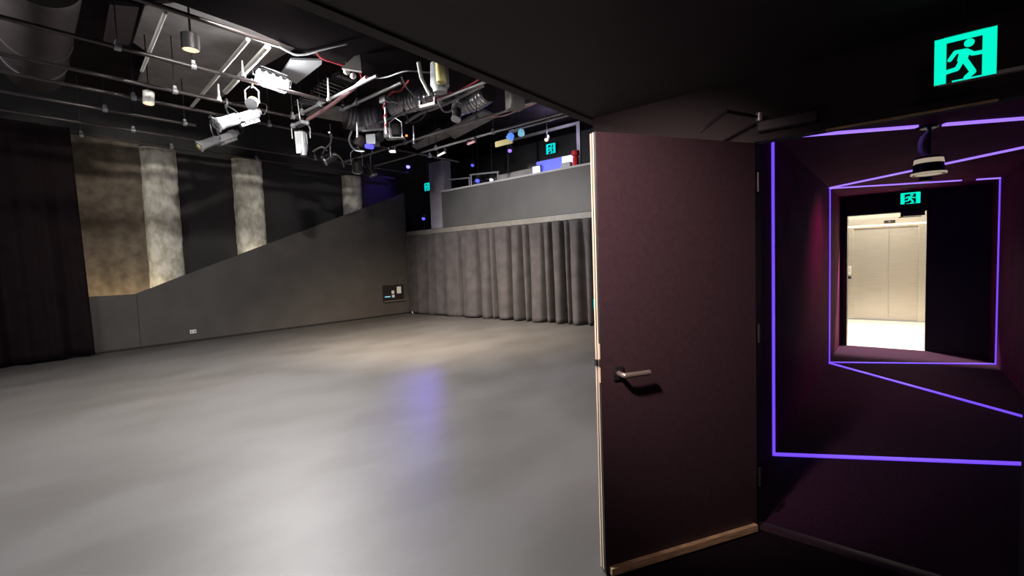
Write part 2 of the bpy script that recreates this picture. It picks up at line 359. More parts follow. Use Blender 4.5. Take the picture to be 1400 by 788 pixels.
# ================================================================== LIFT
yf = 12.42
lf = thing('lift', 'steel two panel lift door with lit header strip in the cream lobby', 'lift', (-.2, yf, 0))
obj('frame', MB().span((-.86, yf-.07, 0), (-.74, yf-.002, 1.95)).span((.31, yf-.07, 0), (.46, yf-.002, 1.95)).span((-.86, yf-.07, 1.95), (.46, yf-.002, 2.16)), 'steel', lf, bevel=.004)
obj('door_panel', MB().span((-.74, yf-.03, .015), (-.153, yf-.004, 1.95)), 'steel', lf, label='left steel door panel')
obj('door_panel', MB().span((-.147, yf-.026, .015), (.31, yf-.004, 1.95)), 'steel', lf, label='right steel door panel')
obj('sill', MB().span((-.86, yf-.09, 0), (.46, yf-.005, .014)), 'casting', lf)
obj('header_light', MB().span((-.84, yf-.085, 1.985), (.44, yf-.071, 2.01)), 'warmstrip', lf, label='bright strip light across the header')
ind = obj('indicator', MB().span((-.23, yf-.085, 2.03), (-.05, yf-.071, 2.09)), 'dark', lf)
obj('indicator_digit', MB().span((-.155, yf-.087, 2.043), (-.15, yf-.085, 2.078)).span((-.135, yf-.087, 2.043), (-.13, yf-.085, 2.078)), 'yellow', ind)
obj('call_panel', MB().span((-.83, yf-.075, .98), (-.775, yf-.07, 1.16)), 'white', lf, bevel=.004)
obj('card_reader', MB().span((-.83, yf-.078, .88), (-.775, yf-.07, .94)), 'dark', lf, bevel=.004)
for z in (1.04, 1.09): obj('call_button', MB().cyl((-.802, yf-.076, z), (-.802, yf-.08, z), .014), 'steel', lf)

t = thing('door_closer', 'small dark closer box at the head of the lobby opening', 'door closer', (.14, 8.9, 1.96))
obj('body', MB().span((.02, 8.84, 1.965), (.29, 8.898, 2.03)), 'door', t, bevel=.006); obj('arm', MB().tube([(.05, 8.87, 1.965), (.0, 8.8, 1.95), (.25, 8.78, 1.95)], .006, 6), 'dark', t)
# ================================================================== CURTAINS
def curtain(name, label, a, b, z0, z1, folds, mat_, nrm, depth=.09, lean=0, th=.006):
    a, b = V(a), V(b); L = (b-a).length; k = (b-a).normalized(); nrm = V(nrm); N = max(60, int(L/.009)); NZ = 26; vs = []; fs = []
    def off(s, h):
        d = 0
        for (p, w, amp) in folds:
            q = (s-p)/(w*(1+.35*(1-h)))
            if abs(q) < 3: d += amp*math.exp(-q*q)
        return d
    for j in range(NZ+1):
        h = j/NZ
        for i in range(N+1):
            s = L*i/N; o = off(s, h)*(.28+.72*(1-h)**.55)
            jit = .012*math.sin(s*3.1+h*2.2)+.01*math.sin(s*7.7-h*3)
            z = z0+(z1-z0)*h+(.014*math.sin(s*5) if j == 0 else 0)
            vs.append(a+k*(s+lean*h)+nrm*(o*depth+jit)+V((0, 0, z)))
    for j in range(NZ):
        for i in range(N):
            q = j*(N+1)+i; fs.append((q, q+1, q+N+2, q+N+1))
    o = obj(name, MB().add(vs, fs), mat_)
    for p in o.data.polygons: p.use_smooth = True
    sd = o.modifiers.new('thickness', 'SOLIDIFY'); sd.thickness = th
    return tag(o, label, 'curtain')
ax = -11.78
def fx(px, py=380): return at(px, py, 1, YB-.02).x-ax
fl = []
for px, w, amp in [(576, .07, .4), (590, .06, .3), (602, .1, .55), (617, .12, .6), (633, .055, -1.1), (645, .12, .6), (657, .06, -1.3), (665, .09, .5), (672, .05, -.9), (680, .055, -1.1), (690, .1, .7), (701, .06, -1.4), (708, .07, .6), (716, .06, -1.3), (726, .05, -1), (735, .09, .7), (746, .05, -.8), (757, .055, -1.7), (764, .07, .6), (773, .055, -1.6), (782, .045, -.8), (792, .1, .7)]:
    fl.append((fx(px), w*(.85 if amp < 0 else 1), amp*(1.35 if amp < 0 else .42)))
s = fx(800)
while s < 10: fl.append((s, .06, rnd.choice((-1.5, .3, -1.2)))); s += rnd.uniform(.16, .34)
curtain('stage_curtain', 'long charcoal curtain hanging in folds below the gallery', (ax, YB-.13, 0), (XV-.06, YB-.13, 0), .02, 2.425, fl, 'cloth', (0, -1, 0), depth=.2)
fl = []; s = .05
while s < 7.4: fl.append((s, .06, rnd.choice((-1.1, .9, 1.1)))); s += rnd.uniform(.13, .24)
curtain('side_drape', 'tall black drape hanging at the left end of the stair wall', (XS+.14, 1.5, 0), (XS+.14, -5.9, 0), .03, 4.25, fl, 'darkcloth', (1, 0, 0), depth=.07, lean=.08)

# ================================================================== WALL FITTINGS
t = thing('power_outlet', 'small cream power outlet low on the stair wall', 'outlet', (XS, 3.145, .19))
obj('plate', MB().span((XS, 3.085, .185), (XS+.012, 3.205, .265)), 'white', t, bevel=.004)
obj('socket', MB().span((XS+.012, 3.1, .205), (XS+.0135, 3.13, .245)), 'grey', t); obj('socket', MB().span((XS+.012, 3.16, .205), (XS+.0135, 3.19, .245)), 'grey', t)
t = thing('wall_box', 'black recessed connection box on the stair wall near the corner', 'wall box', (XS, 8.4, .45))
obj('box', MB().span((XS, 8.03, .46), (XS+.02, 8.78, .93)).span((XS, 8.03, .44), (XS+.07, 8.78, .46)), 'dark', t)
obj('shelf_lip', MB().span((XS+.07, 8.03, .435), (XS+.075, 8.78, .465)), 'fascia', t)
obj('cover_plate', MB().span((XS+.02, 8.53, .66), (XS+.04, 8.68, .87)), 'white', t, bevel=.004, label='white upright cover plate')
obj('socket', MB().span((XS+.02, 8.33, .66), (XS+.035, 8.42, .76)), 'white', t, bevel=.004); obj('socket', MB().span((XS+.02, 8.34, .55), (XS+.035, 8.43, .63)), 'white', t, bevel=.004)
obj('indicator_light', MB().span((XS+.02, 8.09, .57), (XS+.028, 8.28, .60)), 'cyan', t, label='dim blue green indicator')
p = at(567, 427, 2, .04)
t = thing('floor_outlet', 'small white fitting on the floor in the far corner', 'outlet', (p.x, p.y-.06, 0))
obj('base', MB().cyl((p.x, p.y-.06, 0.0), (p.x, p.y-.06, .02), .09, .08, 20), 'dark', t); obj('cap', MB().ball((p.x, p.y-.06, .045), .045), 'white', t)

# ================================================================== LIGHTING GRID
G = 4.2
GP = 'lighting grid pipes'
def pipe(a, b, r, m, label, clamps=()):
    a, b = V(a), V(b); t = thing('rigging_pipe', label, 'pipe', tuple((a+b)/2), GP)
    obj('tube', MB().cyl(a, b, r, None, 12), m, t)
    for k in clamps:
        p = a.lerp(b, k); d = (b-a).normalized()
        obj('clamp', MB().cyl(p-d*.03, p+d*.03, r+.018, None, 12).span(p-V((.02, .02, 0)), p+V((.02, .02, r+.05))), 'casting', t)
        obj('hanger_rod', MB().cyl(p+V((0, 0, r)), (p.x, p.y, HZ), .007, None, 8), 'dark', t)
    return t
for x, y0, y1, m, lab, ck in [
    (-11.9, -5.5, 8.7, 'pipe', 'long dark pipe running along the top of the plaster piers', (.5, .6, .72)),
    (-10.95, -5.5, 8.5, 'pipe', 'dark pipe one bay out from the wall of plaster piers', (.55, .65, .8)),
    (-9.87, -5.5, 2.9, 'pipe', 'dark pipe ending at the hook of the lower chrome spotlight', (.85, .98)),
    (-8.93, -5.5, 8.6, 'pipe', 'dark pipe passing above both chrome spotlights', (.52, .66, .93)),
    (-8.22, -5.5, 4.1, 'pipe', 'grey pipe carrying the upper chrome spotlight and the downward spotlight', (.8, .98)),
    (-7.08, -5.5, 4.0, 'pipe', 'dark pipe crossing beneath the grey ceiling boards', (.72, .8)),
    (-5.72, -5.5, 2.6, 'pipe', 'dark pipe along the upper edge of the grey ceiling boards', ()),
]: pipe((x, y0, G), (x, y1, G), .026, m, lab, ck)
for y, x0, x1, z, m, lab, ck in [
    (4.02, -8.35, -5.8, G+.06, 'pipelight', 'pale pipe carrying a bundle of pink cables', (.1, .35)),
    (4.42, -7.5, -5.75, G+.06, 'pipelight', 'short pale pipe carrying the drop pole', (.05, .3)),
    (5.3, -8.0, -4.75, G+.06, 'pipelight', 'pale pipe crowded with cables and small fixtures', (.1, .35)),
    (6.55, -11.2, -2.2, G+.06, 'pipelight', 'dark pipe in front of the grey boards by the gallery', (.3, .55)),
    (7.4, -11.2, -2.0, G+.06, 'pipelight', 'long dark pipe nearest the gallery opening', (.3, .5)),
    (7.7, -6.4, -2.0, G+.1, 'pipelight', 'pale pipe end beside the top of the open door', ()),
]: pipe((x0, y, z), (x1, y, z), .034 if y == 2.62 else .024, m, lab, ck)

for p0, p1, z, rr, m, lab in [((226, 17), (194, 97), G+.06, .02, 'white', 'thin white conduit at the left end of the grey ceiling boards'),
                            ((339, 54), (262, 146), G+.06, .024, 'white', 'pale pipe crossing the grid left of the floodlight'),
                            ((366, 64), (308, 126), G+.09, .036, 'white', 'thick pale pipe beside the floodlight')]: pipe(at(*p0, 2, z), at(*p1, 2, z), rr, m, lab)
# ---- fixtures
def frame(a, b):
    k = (V(b)-V(a)).normalized(); s = k.cross(V((0, 0, 1)))
    s = s.normalized() if s.length > 1e-3 else V((1, 0, 0)); return k, s, s.cross(k)
def profile_spot(rear, front, hook, label, r=.085, m='alu', lensm='lens', group='profile spotlights on the grid'):
    rear, front, hook = V(rear), V(front), V(hook); k, s, u = frame(rear, front); L = (front-rear).length
    t = thing('profile_spotlight', label, 'spotlight', tuple((rear+front)/2), group)
    mid = rear+k*L*.46; q = Matrix((k, s, u)).transposed()
    obj('barrel', MB().lathe(mid, k, [(0, r*.8), (.02, r*.98), (L*.36, r*.98), (L*.37, r*1.05), (L*.45, r*1.12), (L*.45, r*.9)], 24), m, t)
    obj('lens', MB().lathe(front-k*L*.1, k, [(0, r*.9), (.03, r*.6), (.045, r*.12)], 20), lensm, t)
    obj('colour_frame', MB().lathe(front-k*L*.09, k, [(0, r*1.1), (0, r*1.3), (.02, r*1.3), (.02, r*1.02)], 4), m, t)
    hb = MB().box(rear+k*L*.30, (L*.34, r*1.7, r*1.5), q)
    obj('shutter_housing', hb, m, t, bevel=.012)
    fins = MB().lathe(rear+k*.0, k, [(0, r*.4), (.02, r*.95), (L*.14, r*1.05), (L*.15, r*.8)], 20)
    for i in range(5): fins.box(rear+k*(L*.18+i*L*.05)-u*r*.95, (L*.02, r*1.5, r*.5), q)
    obj('lamp_housing', fins, m, t)
    obj('rear_cap', MB().lathe(rear-k*.05, k, [(0, r*.3), (.01, r*.6), (.05, r*.6)], 16).box(rear-u*r*1.25+k*L*.28, (L*.42, r*1.0, r*.5), q), 'dark' if m == 'dark' else 'casting', t)
    top = hook-V((0, 0, .06)); yk = []
    for e in (1, -1): yk.append([mid+s*e*(r+.02), mid+s*e*(r+.02)+(top-mid)*.55, top+s*e*.03])
    ym = MB()
    for y in yk: ym.tube(y, .011, 8)
    ym.cyl(mid-s*(r+.03), mid+s*(r+.03), .014)
    obj('yoke', ym, 'casting' if m != 'dark' else 'dark', t)
    obj('hook_clamp', MB().tube(smooth_pts([top, top+V((.05, 0, .03)), hook+V((.045, 0, .03)), hook+V((0, 0, .05)), hook+V((-.045, 0, .02))], 5), .014, 8).cyl(top+V((0, 0, -.03)), top+V((0, 0, .02)), .02), 'casting', t)
    obj('power_lead', MB().tube(smooth_pts([rear-k*.04, rear-k*.12+V((0, 0, -.06)), rear-k*.14+V((0, 0, .1)), hook+V((.08, .1, .0))], 6), .008, 6), 'dark', t)
    return t
def z_at(px, py, x): return at(px, py, 0, x)
r1, f1 = at(322, 182, 2, 4.0), at(268, 202, 2, 3.62)
profile_spot(r1, f1, (r1.lerp(f1, .4).x-.1, r1.lerp(f1, .4).y-.1, G), 'lower chrome profile spotlight aimed at the left drape, with a yellowish lens', .075, lensm='yellow')
r2, f2 = at(352, 154, 2, 3.98), at(291, 172, 2, 3.63)
profile_spot(r2, f2, (-8.22, r2.lerp(f2, .4).y, G), 'upper chrome profile spotlight hanging from the grey pipe', .085)
top = at(411, 172, 0, -8.0); bot = at(415, 213, 0, -7.95)
def led_par(top, bot, label, m='casting', r=.085):
    top, bot = V(top), V(bot); k, s, u = frame(top, bot); t = thing('downward_spotlight', label, 'spotlight', tuple(bot))
    L = (bot-top).length; q = Matrix((s, u, -k)).transposed() if s.length else Matrix.Identity(3)
    obj('housing', MB().lathe(top+k*.1, k, [(0, r*.5), (.03, r), (L*.55, r*1.02), (L-.12, r*.62), (L-.1, r*.6)], 22), m, t)
    fin = MB()
    for i in range(9):
        a = math.pi*2*i/9; fin.cyl(top+k*.14+V((math.cos(a)*r, math.sin(a)*r, 0)), top+k*(L*.6)+V((math.cos(a)*r, math.sin(a)*r, 0)), .01, None, 6)
    obj('cooling_fin', fin, 'alu', t)
    obj('side_panel', MB().prism([(-.055, 0), (.055, 0), (.04, -L*.7), (-.04, -L*.7)], top+k*.13+V((r*.6, -r*1.0, 0)), V((.75, .66, 0)), V((0, 0, 1)), V((.01, -.01, 0))), 'board', t, label='pale flat side panel')
    obj('lens', MB().cyl(bot-k*.02, bot-k*.005, r*.55), 'lens', t)
    y = MB()
    for e in (-1, 1): y.tube([top+V((e*.12, e*.1, -.22)), top+V((e*.13, e*.1, -.05)), top+V((e*.1, e*.08, .02)), top+V((0, 0, .02))], .012, 8)
    obj('yoke', y, 'casting', t)
    obj('pan_base', MB().box(top+V((0, 0, .03)), (.3, .12, .06)).ball(top+V((-.15, -.06, .02)), .05).ball(top+V((.13, .05, .03)), .045), 'casting', t, bevel=.01)
    obj('safety_rod', MB().cyl(top+V((0, 0, .05)), top+V((-.02, -.02, .45)), .011, .007, 8), 'alu', t)
    return t
led_par(top, bot, 'pale grey spotlight hanging straight down at the end of the grey pipe')

# floodlight (the brightest lamp in the rig)
fp = at(372, 112, 2, 4.32)
t = thing('floodlight', 'glaring white floodlight, the brightest lamp in the lighting grid', 'floodlight', tuple(fp))
k = V((.74, -.36, -.57)).normalized(); s = k.cross(V((0, 1, 0))).normalized(); u = s.cross(k); q = Matrix((s, u, k)).transposed()
obj('housing', MB().box(fp-k*.07, (.2, .44, .08), q), 'dark', t, bevel=.012)
for i in range(5):
    c = fp-k*.02+u*(-.19+.095*i); obj('led_lobe', MB().tube([c-s*.1-k*.02, c-s*.07, c, c+s*.07, c+s*.1-k*.02], [.012, .03, .034, .03, .012], 12), 'flood', t)
fm = MB()
for i in range(8): fm.box(fp-k*.13+s*(-.14+.04*i), (.006, .36, .05), q)
obj('cooling_fin', fm, 'casting', t)
obj('bracket', MB().tube([fp-u*.25-k*.05, fp-u*.27-k*.2+V((0, 0, .05)), fp-k*.22+V((0, 0, .12)), fp+u*.27-k*.2+V((0, 0, .05)), fp+u*.25-k*.05], .012, 8), 'casting', t)
# second head beside it: amber lens can
def par_can(c, d, r, L, label, m='dark', face='lens', hook=None, cat='spotlight'):
    c, d = V(c), V(d).normalized(); t = thing('par_can', label, cat, tuple(c), 'par cans on the grid'); k, s, u = frame(c, c+d)
    obj('can', MB().lathe(c-k*L*.5, k, [(0, r*.35), (L*.05, r*.7), (L*.3, r), (L, r), (L, r*.92), (L*.93, r*.9)], 22), m, t)
    obj('front_ring', MB().lathe(c+k*L*.44, k, [(0, r), (0, r*1.12), (L*.08, r*1.12), (L*.08, r*.9)], 22), 'casting', t)
    obj('lens', MB().lathe(c+k*L*.38, k, [(0, r*.9), (.02, r*.5), (.025, r*.05)], 18), face, t)
    hk = V(hook) if hook else c+V((0, 0, .3))
    y = MB()
    for e in (1, -1): y.tube([c+s*e*(r+.012), c+s*e*(r+.015)+V((0, 0, .6*(hk.z-c.z))), hk+s*e*.02-V((0, 0, .05))], .009, 8)
    obj('yoke', y, 'casting', t)
    if not hook or hk.z < G: obj('drop_rod', MB().cyl(hk, (hk.x, hk.y, 4.42), .012, None, 8), 'pipe', t)
    obj('hook_clamp', MB().tube(smooth_pts([hk+V((0, 0, -.07)), hk+V((.045, 0, -.02)), hk+V((.03, 0, .045)), hk+V((-.03, 0, .04))], 4), .012, 8), 'casting', t)
    return t
a = at(345, 140, 2, 3.98)
par_can(a, (.75, -.45, -.5), .075, .2, 'par can with an amber lens just below the floodlight', 'amber', 'amber', (a.x, a.y, G+.06))
# dark cans hanging low over the stair wall end
for px, py, z, d, r, lab in [(452, 216, 3.75, (-.4, -.8, -.5), .11, 'dark par can hanging low, right of the downward spotlight'),
                             (488, 226, 3.7, (-.6, .4, -.7), .12, 'black par can hanging lowest in front of the short plaster stub'),
                             (507, 232, 3.72, (.2, .3, -.9), .1, 'black par can aimed down beside the small blue lamp')]:
    a = at(px, py, 2, z); par_can(a, d, r*.85, .3, lab, 'dark', 'lens', (a.x+.05, a.y, a.z+.42))
a = at(625, 156, 2, 4.0); par_can(a, (.1, -.4, -.9), .075, .22, 'black can with a hooked yoke under the cable crowded pipe', 'dark', 'lens', (a.x, a.y, G+.06))
a = at(601, 106, 2, 4.24)
t = thing('cylinder_fixture', 'white and cream cylinder fixture tucked beside the black duct end', 'spotlight', tuple(a))
obj('body', MB().lathe(a+V((0, 0, .2)), (0, 0, -1), [(0, .09), (.01, .13), (.32, .14), (.36, .11), (.42, .1)], 22), 'board', t)
obj('reflector', MB().lathe(a+V((.12, -.1, .16)), (.1, 0, -1), [(0, .06), (.3, .075), (.31, .06)], 18), 'yellow', t)
obj('side_arm', MB().tube([a+V((-.22, -.2, .22)), a+V((-.2, -.18, 0)), a+V((-.12, -.1, -.25))], [.03, .028, .018], 10), 'white', t)
# moving heads / small pale boxes under the pole
a = at(522, 186, 2, 3.95)
t = thing('twin_box_light', 'pair of pale boxes with a violet glow at the foot of the drop pole', 'light', tuple(a))
obj('box', MB().box(a+V((-.12, -.12, -.08)), (.2, .2, .2), Matrix.Rotation(.6, 3, 'Z')), 'casting', t, bevel=.015)
obj('box', MB().box(a+V((.1, .12, .03)), (.2, .22, .17), Matrix.Rotation(.6, 3, 'Z')), 'casting', t, bevel=.015)
obj('crossbar', MB().cyl(a+V((-.25, -.25, .1)), a+V((.22, .22, .14)), .022), 'alu', t)
obj('lens', MB().lathe(a+V((-.15, -.18, -.17)), (0, -.1, -1), [(0, .08), (.05, .085), (.05, .05)], 16), 'blue', t, label='violet blue lens')
obj('face', MB().lathe(a+V((.01, -.05, -.03)), (.7, -.6, -.2), [(0, .085), (.02, .09), (.03, .07)], 16), 'dark', t)
# drop pole with red cable
b0 = at(526, 135, 2, G+.06); b1 = V((b0.x, b0.y, at(529, 183, 0, b0.x).z))
t = thing('drop_pole', 'upright pale pole hanging from the grid with red cable wound round it', 'pole', tuple(b1))
obj('pole', MB().cyl(b1, b0, .019), 'alu', t)
obj('clamp', MB().box(b0+V((0, 0, -.02)), (.16, .12, .1)).box(b0+V((.0, .14, .0)), (.06, .2, .05)), 'casting', t, bevel=.012)
obj('cable', MB().tube([b1.lerp(b0, i/40)+V((math.cos(i*.55)*.03, math.sin(i*.55)*.03, 0)) for i in range(41)], .011, 6), 'redcable', t, label='red cable')
obj('cable', MB().tube(smooth_pts([b0, b0+V((.2, .02, .06)), b0+V((.42, .0, .02)), b0+V((.6, .04, .14))], 6), .014, 6), 'redcable', t, label='red cable bunch along the pipe')
# small curved yoke light
a = at(490, 193, 2, 3.95)
t = thing('yoke_light', 'small light in a curved pale yoke left of the twin boxes', 'light', tuple(a))
obj('yoke', MB().tube(smooth_pts([a+V((-.08, -.08, .2)), a+V((-.13, -.12, .02)), a+V((-.06, -.06, -.16)), a+V((.08, .07, -.2))], 6), .018, 8), 'casting', t)
obj('head', MB().lathe(a+V((.06, .04, .1)), (-.3, -.3, -1), [(0, .04), (.04, .09), (.2, .095), (.2, .07)], 18), 'duct', t)
obj('clamp', MB().box(a+V((.05, .05, .22)), (.2, .1, .08), Matrix.Rotation(.7, 3, 'Z')), 'casting', t, bevel=.01)
obj('green_tag', MB().box(a+V((.22, .3, .25)), (.16, .03, .03), Matrix.Rotation(.9, 3, 'Z')), 'board', t)
# small fixture with an orange lamp
a = at(541, 178, 2, 4.0)
t = thing('effects_light', 'small boxy light with an orange pilot lamp under the cable crowded pipe', 'light', tuple(a))
obj('housing', MB().box(a, (.14, .14, .2), Matrix.Rotation(.7, 3, 'Z')), 'dark', t, bevel=.01)
fm = MB()
for e in (-1, 1): fm.tube([a+V((e*.09, e*.07, -.14)), a+V((e*.09, e*.07, .14)), a+V((0, 0, .22))], .011, 8)
obj('bracket', fm, 'alu', t)
obj('tray', MB().box(a+V((.02, .02, -.15)), (.26, .12, .02), Matrix.Rotation(.7, 3, 'Z')), 'alu', t)
M['orange'] = glow('orange_pilot', (1, .3, .06), 1.2)
obj('pilot_lamp', MB().ball(a+V((.13, .14, -.1)), .022), 'orange', t)
# pale tube light under pipe and small panel lights
for (p0, p1, z, lab) in [((575, 146), (595, 141), 3.98, 'short bright batten just under the cable crowded pipe'), ((533, 207), (541, 207), 3.8, 'small pale batten right of the twin boxes'),
                         ((599, 213), (609, 208), 4.05, 'tiny bright batten at the corner of the gallery column'), ((640, 197), (650, 193), 4.14, 'small pink lit batten on the long dark pipe')]:
    a, b = at(*p0, 2, z), at(*p1, 2, z); t = thing('batten_light', lab, 'batten light', tuple((a+b)/2), 'small batten lights')
    obj('tube', MB().cyl(a, b, .026 if 'bright' in lab else .03, None, 10), 'pink' if 'pink' in lab else 'white', t)
    obj('end_clip', MB().box(a+V((0, 0, .04)), (.04, .04, .1)).box(b+V((0, 0, .04)), (.04, .04, .1)), 'dark', t)
# blue lit twin lamp and yellow plate on the gallery pipe
a = at(706, 185, 2, 4.12)
t = thing('twin_lamp', 'twin lamp glowing blue and teal on the pipe before the gallery', 'light', tuple(a))
obj('bar', MB().box(a+V((0, 0, .09)), (.36, .06, .04)), 'casting', t, bevel=.008)
M['bluecyan'] = glow('blue_twin_lamp', (.1, .25, .8), 1.0)
obj('lamp', MB().lathe(a+V((-.12, 0, .06)), (-.3, -.4, -1), [(0, .03), (.03, .07), (.12, .08), (.12, .05)], 16), 'bluecyan', t, label='blue lit lamp')
obj('lamp', MB().lathe(a+V((.13, 0, .08)), (.3, -.4, -.8), [(0, .03), (.03, .06), (.12, .07), (.12, .05)], 16), 'cyan', t, label='teal lit lamp')
a = at(689, 195, 2, 4.1)
tag(obj('gel_plate', MB().box(a, (.5, .03, .12)), 'yellow', bevel=.004), 'olive yellow plate hanging below the long dark pipe', 'plate')
# loudspeaker near the soffit
a = at(694, 134, 2, 4.25)
t = thing('loudspeaker', 'grey box loudspeaker tilted near the edge of the bulkhead', 'loudspeaker', tuple(a-V((0, 0, .18))))
q = Matrix.Rotation(-.5, 3, 'Z')
obj('cabinet', MB().prism([(-.13, -.17), (.1, -.19), (.13, -.1), (.13, .15), (.08, .19), (-.12, .17)], a, q @ V((1, 0, 0)), (0, 0, 1), q @ V((0, .26, 0))), 'grey', t, bevel=.012)
obj('lit_edge', MB().box(a+q @ V((.145, .02, .0)), (.014, .03, .26), q), 'board', t, label='pale strip standing in for a lit edge')  # pale strip colours in the light along the cabinet edge
obj('bracket', MB().tube([a+V((0, .1, .18)), a+V((0, .1, .3)), (a.x, a.y+.1, HZ)], .012, 8), 'dark', t)
# pendant downlights
def downlight(px, py, z, r, L, lab, m, tilt=(0, 0, -1), out=None):
    c = out or at(px, py, 2, z); k = V(tilt).normalized(); t = thing('pendant_downlight', lab, 'downlight', tuple(c), 'cylinder downlights')
    obj('cylinder', MB().lathe(c-k*L, k, [(0, r*.6), (.01, r), (L, r), (L, r*.93), (L-.02, r*.9)], 28), m, t)
    obj('lamp_face', MB().lathe(c-k*.02, k, [(0, r*.92), (.012, r*.9)], 28), 'warm', t, label='warm lit lamp face')
    obj('rod', MB().cyl(c-k*L, (c.x-k.x*L, c.y-k.y*L, HZ), .008), 'dark', t)
    return c
dl1 = downlight(261, 69, 4.3, .1, .2, 'black cylinder downlight with a cream lamp face below the grey boards', 'dark')
dl2 = downlight(203, 142, 4.0, .07, .19, 'white cylinder downlight glowing over the left of the room', 'white', (.12, -.1, -1))

# ceiling boards and louvres
def slab(pts, z, th, name, m, lab, cat):
    ps = [at(x, y, 2, z) for x, y in pts]; mb = MB(); n = len(ps)
    mb.add(ps+[p+V((0, 0, th)) for p in ps], [tuple(range(n)), tuple(range(n, 2*n))[::-1]]+[(k, (k+1) % n, n+(k+1) % n, n+k) for k in range(n)])
    return tag(obj(name, mb, m, smooth=False), lab, cat, 'boards fixed up at the ceiling')
CB = 5.0
slab([(198, 8), (252, 2), (404, 66), (330, 108), (202, 72), (182, 58)], CB, .05, 'ceiling_board', 'grey', 'largest grey ceiling board, above the black cylinder downlight', 'board')
slab([(200, 78), (328, 112), (298, 138), (188, 112)], CB, .05, 'ceiling_board', 'grey', 'grey ceiling board below the largest one, beside the white downlight', 'board')
slab([(150, 6), (190, 10), (178, 62), (140, 60)], CB, .05, 'ceiling_board', 'duct', 'dim grey ceiling board left of the thin pale conduit', 'board')
slab([(433, 148), (469, 149), (470, 167), (418, 158)], CB-.1, .05, 'ceiling_board', 'grey', 'small grey board between the louvres and the silver duct', 'board')
slab([(563, 200), (600, 178), (618, 186), (570, 205)], CB-.2, .05, 'ceiling_board', 'grey', 'grey board left of the pale tee pieces near the gallery', 'board')
slab([(606, 182), (660, 152), (680, 160), (622, 190)], CB-.2, .05, 'ceiling_board', 'grey', 'grey board behind the pipe near the loudspeaker', 'board')
slab([(383, 103), (398, 82), (440, 83), (440, 88), (405, 115)], 4.6, .03, 'reflector_board', 'board', 'pale board lit brightly beside the floodlight', 'board')
def louvre(q, z, n, lab):
    a, b, c, d = [at(x, y, 2, z) for x, y in q]; t = thing('ceiling_louvre', lab, 'louvre', tuple((a+b+c+d)/4), 'slatted louvres at the ceiling')
    fm = MB()
    for p, r in ((a, b), (b, c), (c, d), (d, a)): fm.tube([p, r], .018, 4)
    obj('frame', fm, 'dark', t)
    sl = MB()
    for i in range(n):
        k0, k1 = (i+.1)/n, (i+.7)/n; p = [a.lerp(d, k0), b.lerp(c, k0), b.lerp(c, k1)+V((0, 0, .04)), a.lerp(d, k1)+V((0, 0, .04))]
        sl.add(p+[w+V((0, 0, .012)) for w in p], [(0, 1, 2, 3), (7, 6, 5, 4), (0, 4, 5, 1), (1, 5, 6, 2), (2, 6, 7, 3), (3, 7, 4, 0)])
    obj('slats', sl, 'louvre', t)
louvre([(449, 107), (476, 117), (447, 136), (424, 128)], CB-.1, 6, 'middle slatted louvre above the cable carrying pipe')
louvre([(464, 101), (488, 111), (479, 114), (453, 105)], CB-.1, 3, 'narrow slatted louvre nearest the bright reflectors')
louvre([(418, 130), (444, 139), (432, 147), (402, 143)], CB-.1, 5, 'slatted louvre just above the downward spotlight')

# ducts
c0, c1 = at(52, -40, 2, 4.75), at(45, 92, 2, 4.75)
t = thing('drum_duct', 'big dusty round duct hanging in the top left corner', 'duct', tuple((c0+c1)/2))
k = (c1-c0).normalized(); L = (c1-c0).length
obj('drum', MB().lathe(c0, k, [(0, .36), (L*.55, .36), (L*.552, .375), (L*.57, .375), (L*.572, .36), (L, .36), (L+.05, .33), (L+.08, .25)], 36), 'duct', t)
obj('strap', MB().lathe(c0+k*L*.8, k, [(0, .362), (0, .372), (.04, .372), (.04, .362)], 36).tube([c0+k*L*.8+V((0, .36, 0)), c0+k*L*.8+V((0, .36, HZ-4.75))], .01), 'casting', t)
def flex(pts, r, lab):
    ps = smooth_pts(pts, 26); t = tag(obj('flexible_duct', MB().tube(ps, [r*(1+.09*(i % 2)*1.0+.03*math.sin(i*2.1)) for i in range(len(ps))], 18), 'foil'), lab, 'duct', 'silver flexible ducts')
flex([at(472, 158, 2, 4.75), at(495, 163, 2, 4.72), at(520, 160, 2, 4.75)], .25, 'fat silver flexible duct behind the drop pole')
flex([at(536, 146, 2, 4.75), at(565, 138, 2, 4.78), at(608, 128, 2, 4.75)], .19, 'silver flexible duct behind the cable crowded pipe')
flex([at(625, 146, 2, 4.7), at(650, 138, 2, 4.72), at(668, 126, 2, 4.72)], .17, 'dull silver flexible duct left of the loudspeaker')
# black rectangular duct
q = [at(x, y, 2, 4.5) for x, y in ((392, 62), (505, 104), (606, 97))]
t = thing('black_duct', 'massive black rectangular duct beneath the bulkhead edge', 'duct', tuple(q[0]))
P = [(q[0].x-.0, q[0].y), (q[1].x, q[1].y), (q[2].x, q[2].y), (q[2].x+1.6, q[2].y), (q[2].x+1.6, -5.5), (q[0].x+.4, -5.5), (q[0].x+.1, q[0].y-.5)]
obj('casing', MB().prism(P, (0, 0, 4.5), (1, 0, 0), (0, 1, 0), (0, 0, .75)), 'felt', t)
obj('flange', MB().box((q[2].x, q[2].y, 4.72), (.05, .05, .46)), 'alu', t, label='pale end flange')
tag(obj('hanging_cable', MB().tube(smooth_pts([at(x, y, 2, 4.47) for x, y in ((381, 63), (393, 70), (405, 75), (420, 74), (438, 69), (452, 65), (474, 60))], 6), .012, 6), 'casting'), 'grey cable swagged along the left of the black duct', 'cable')
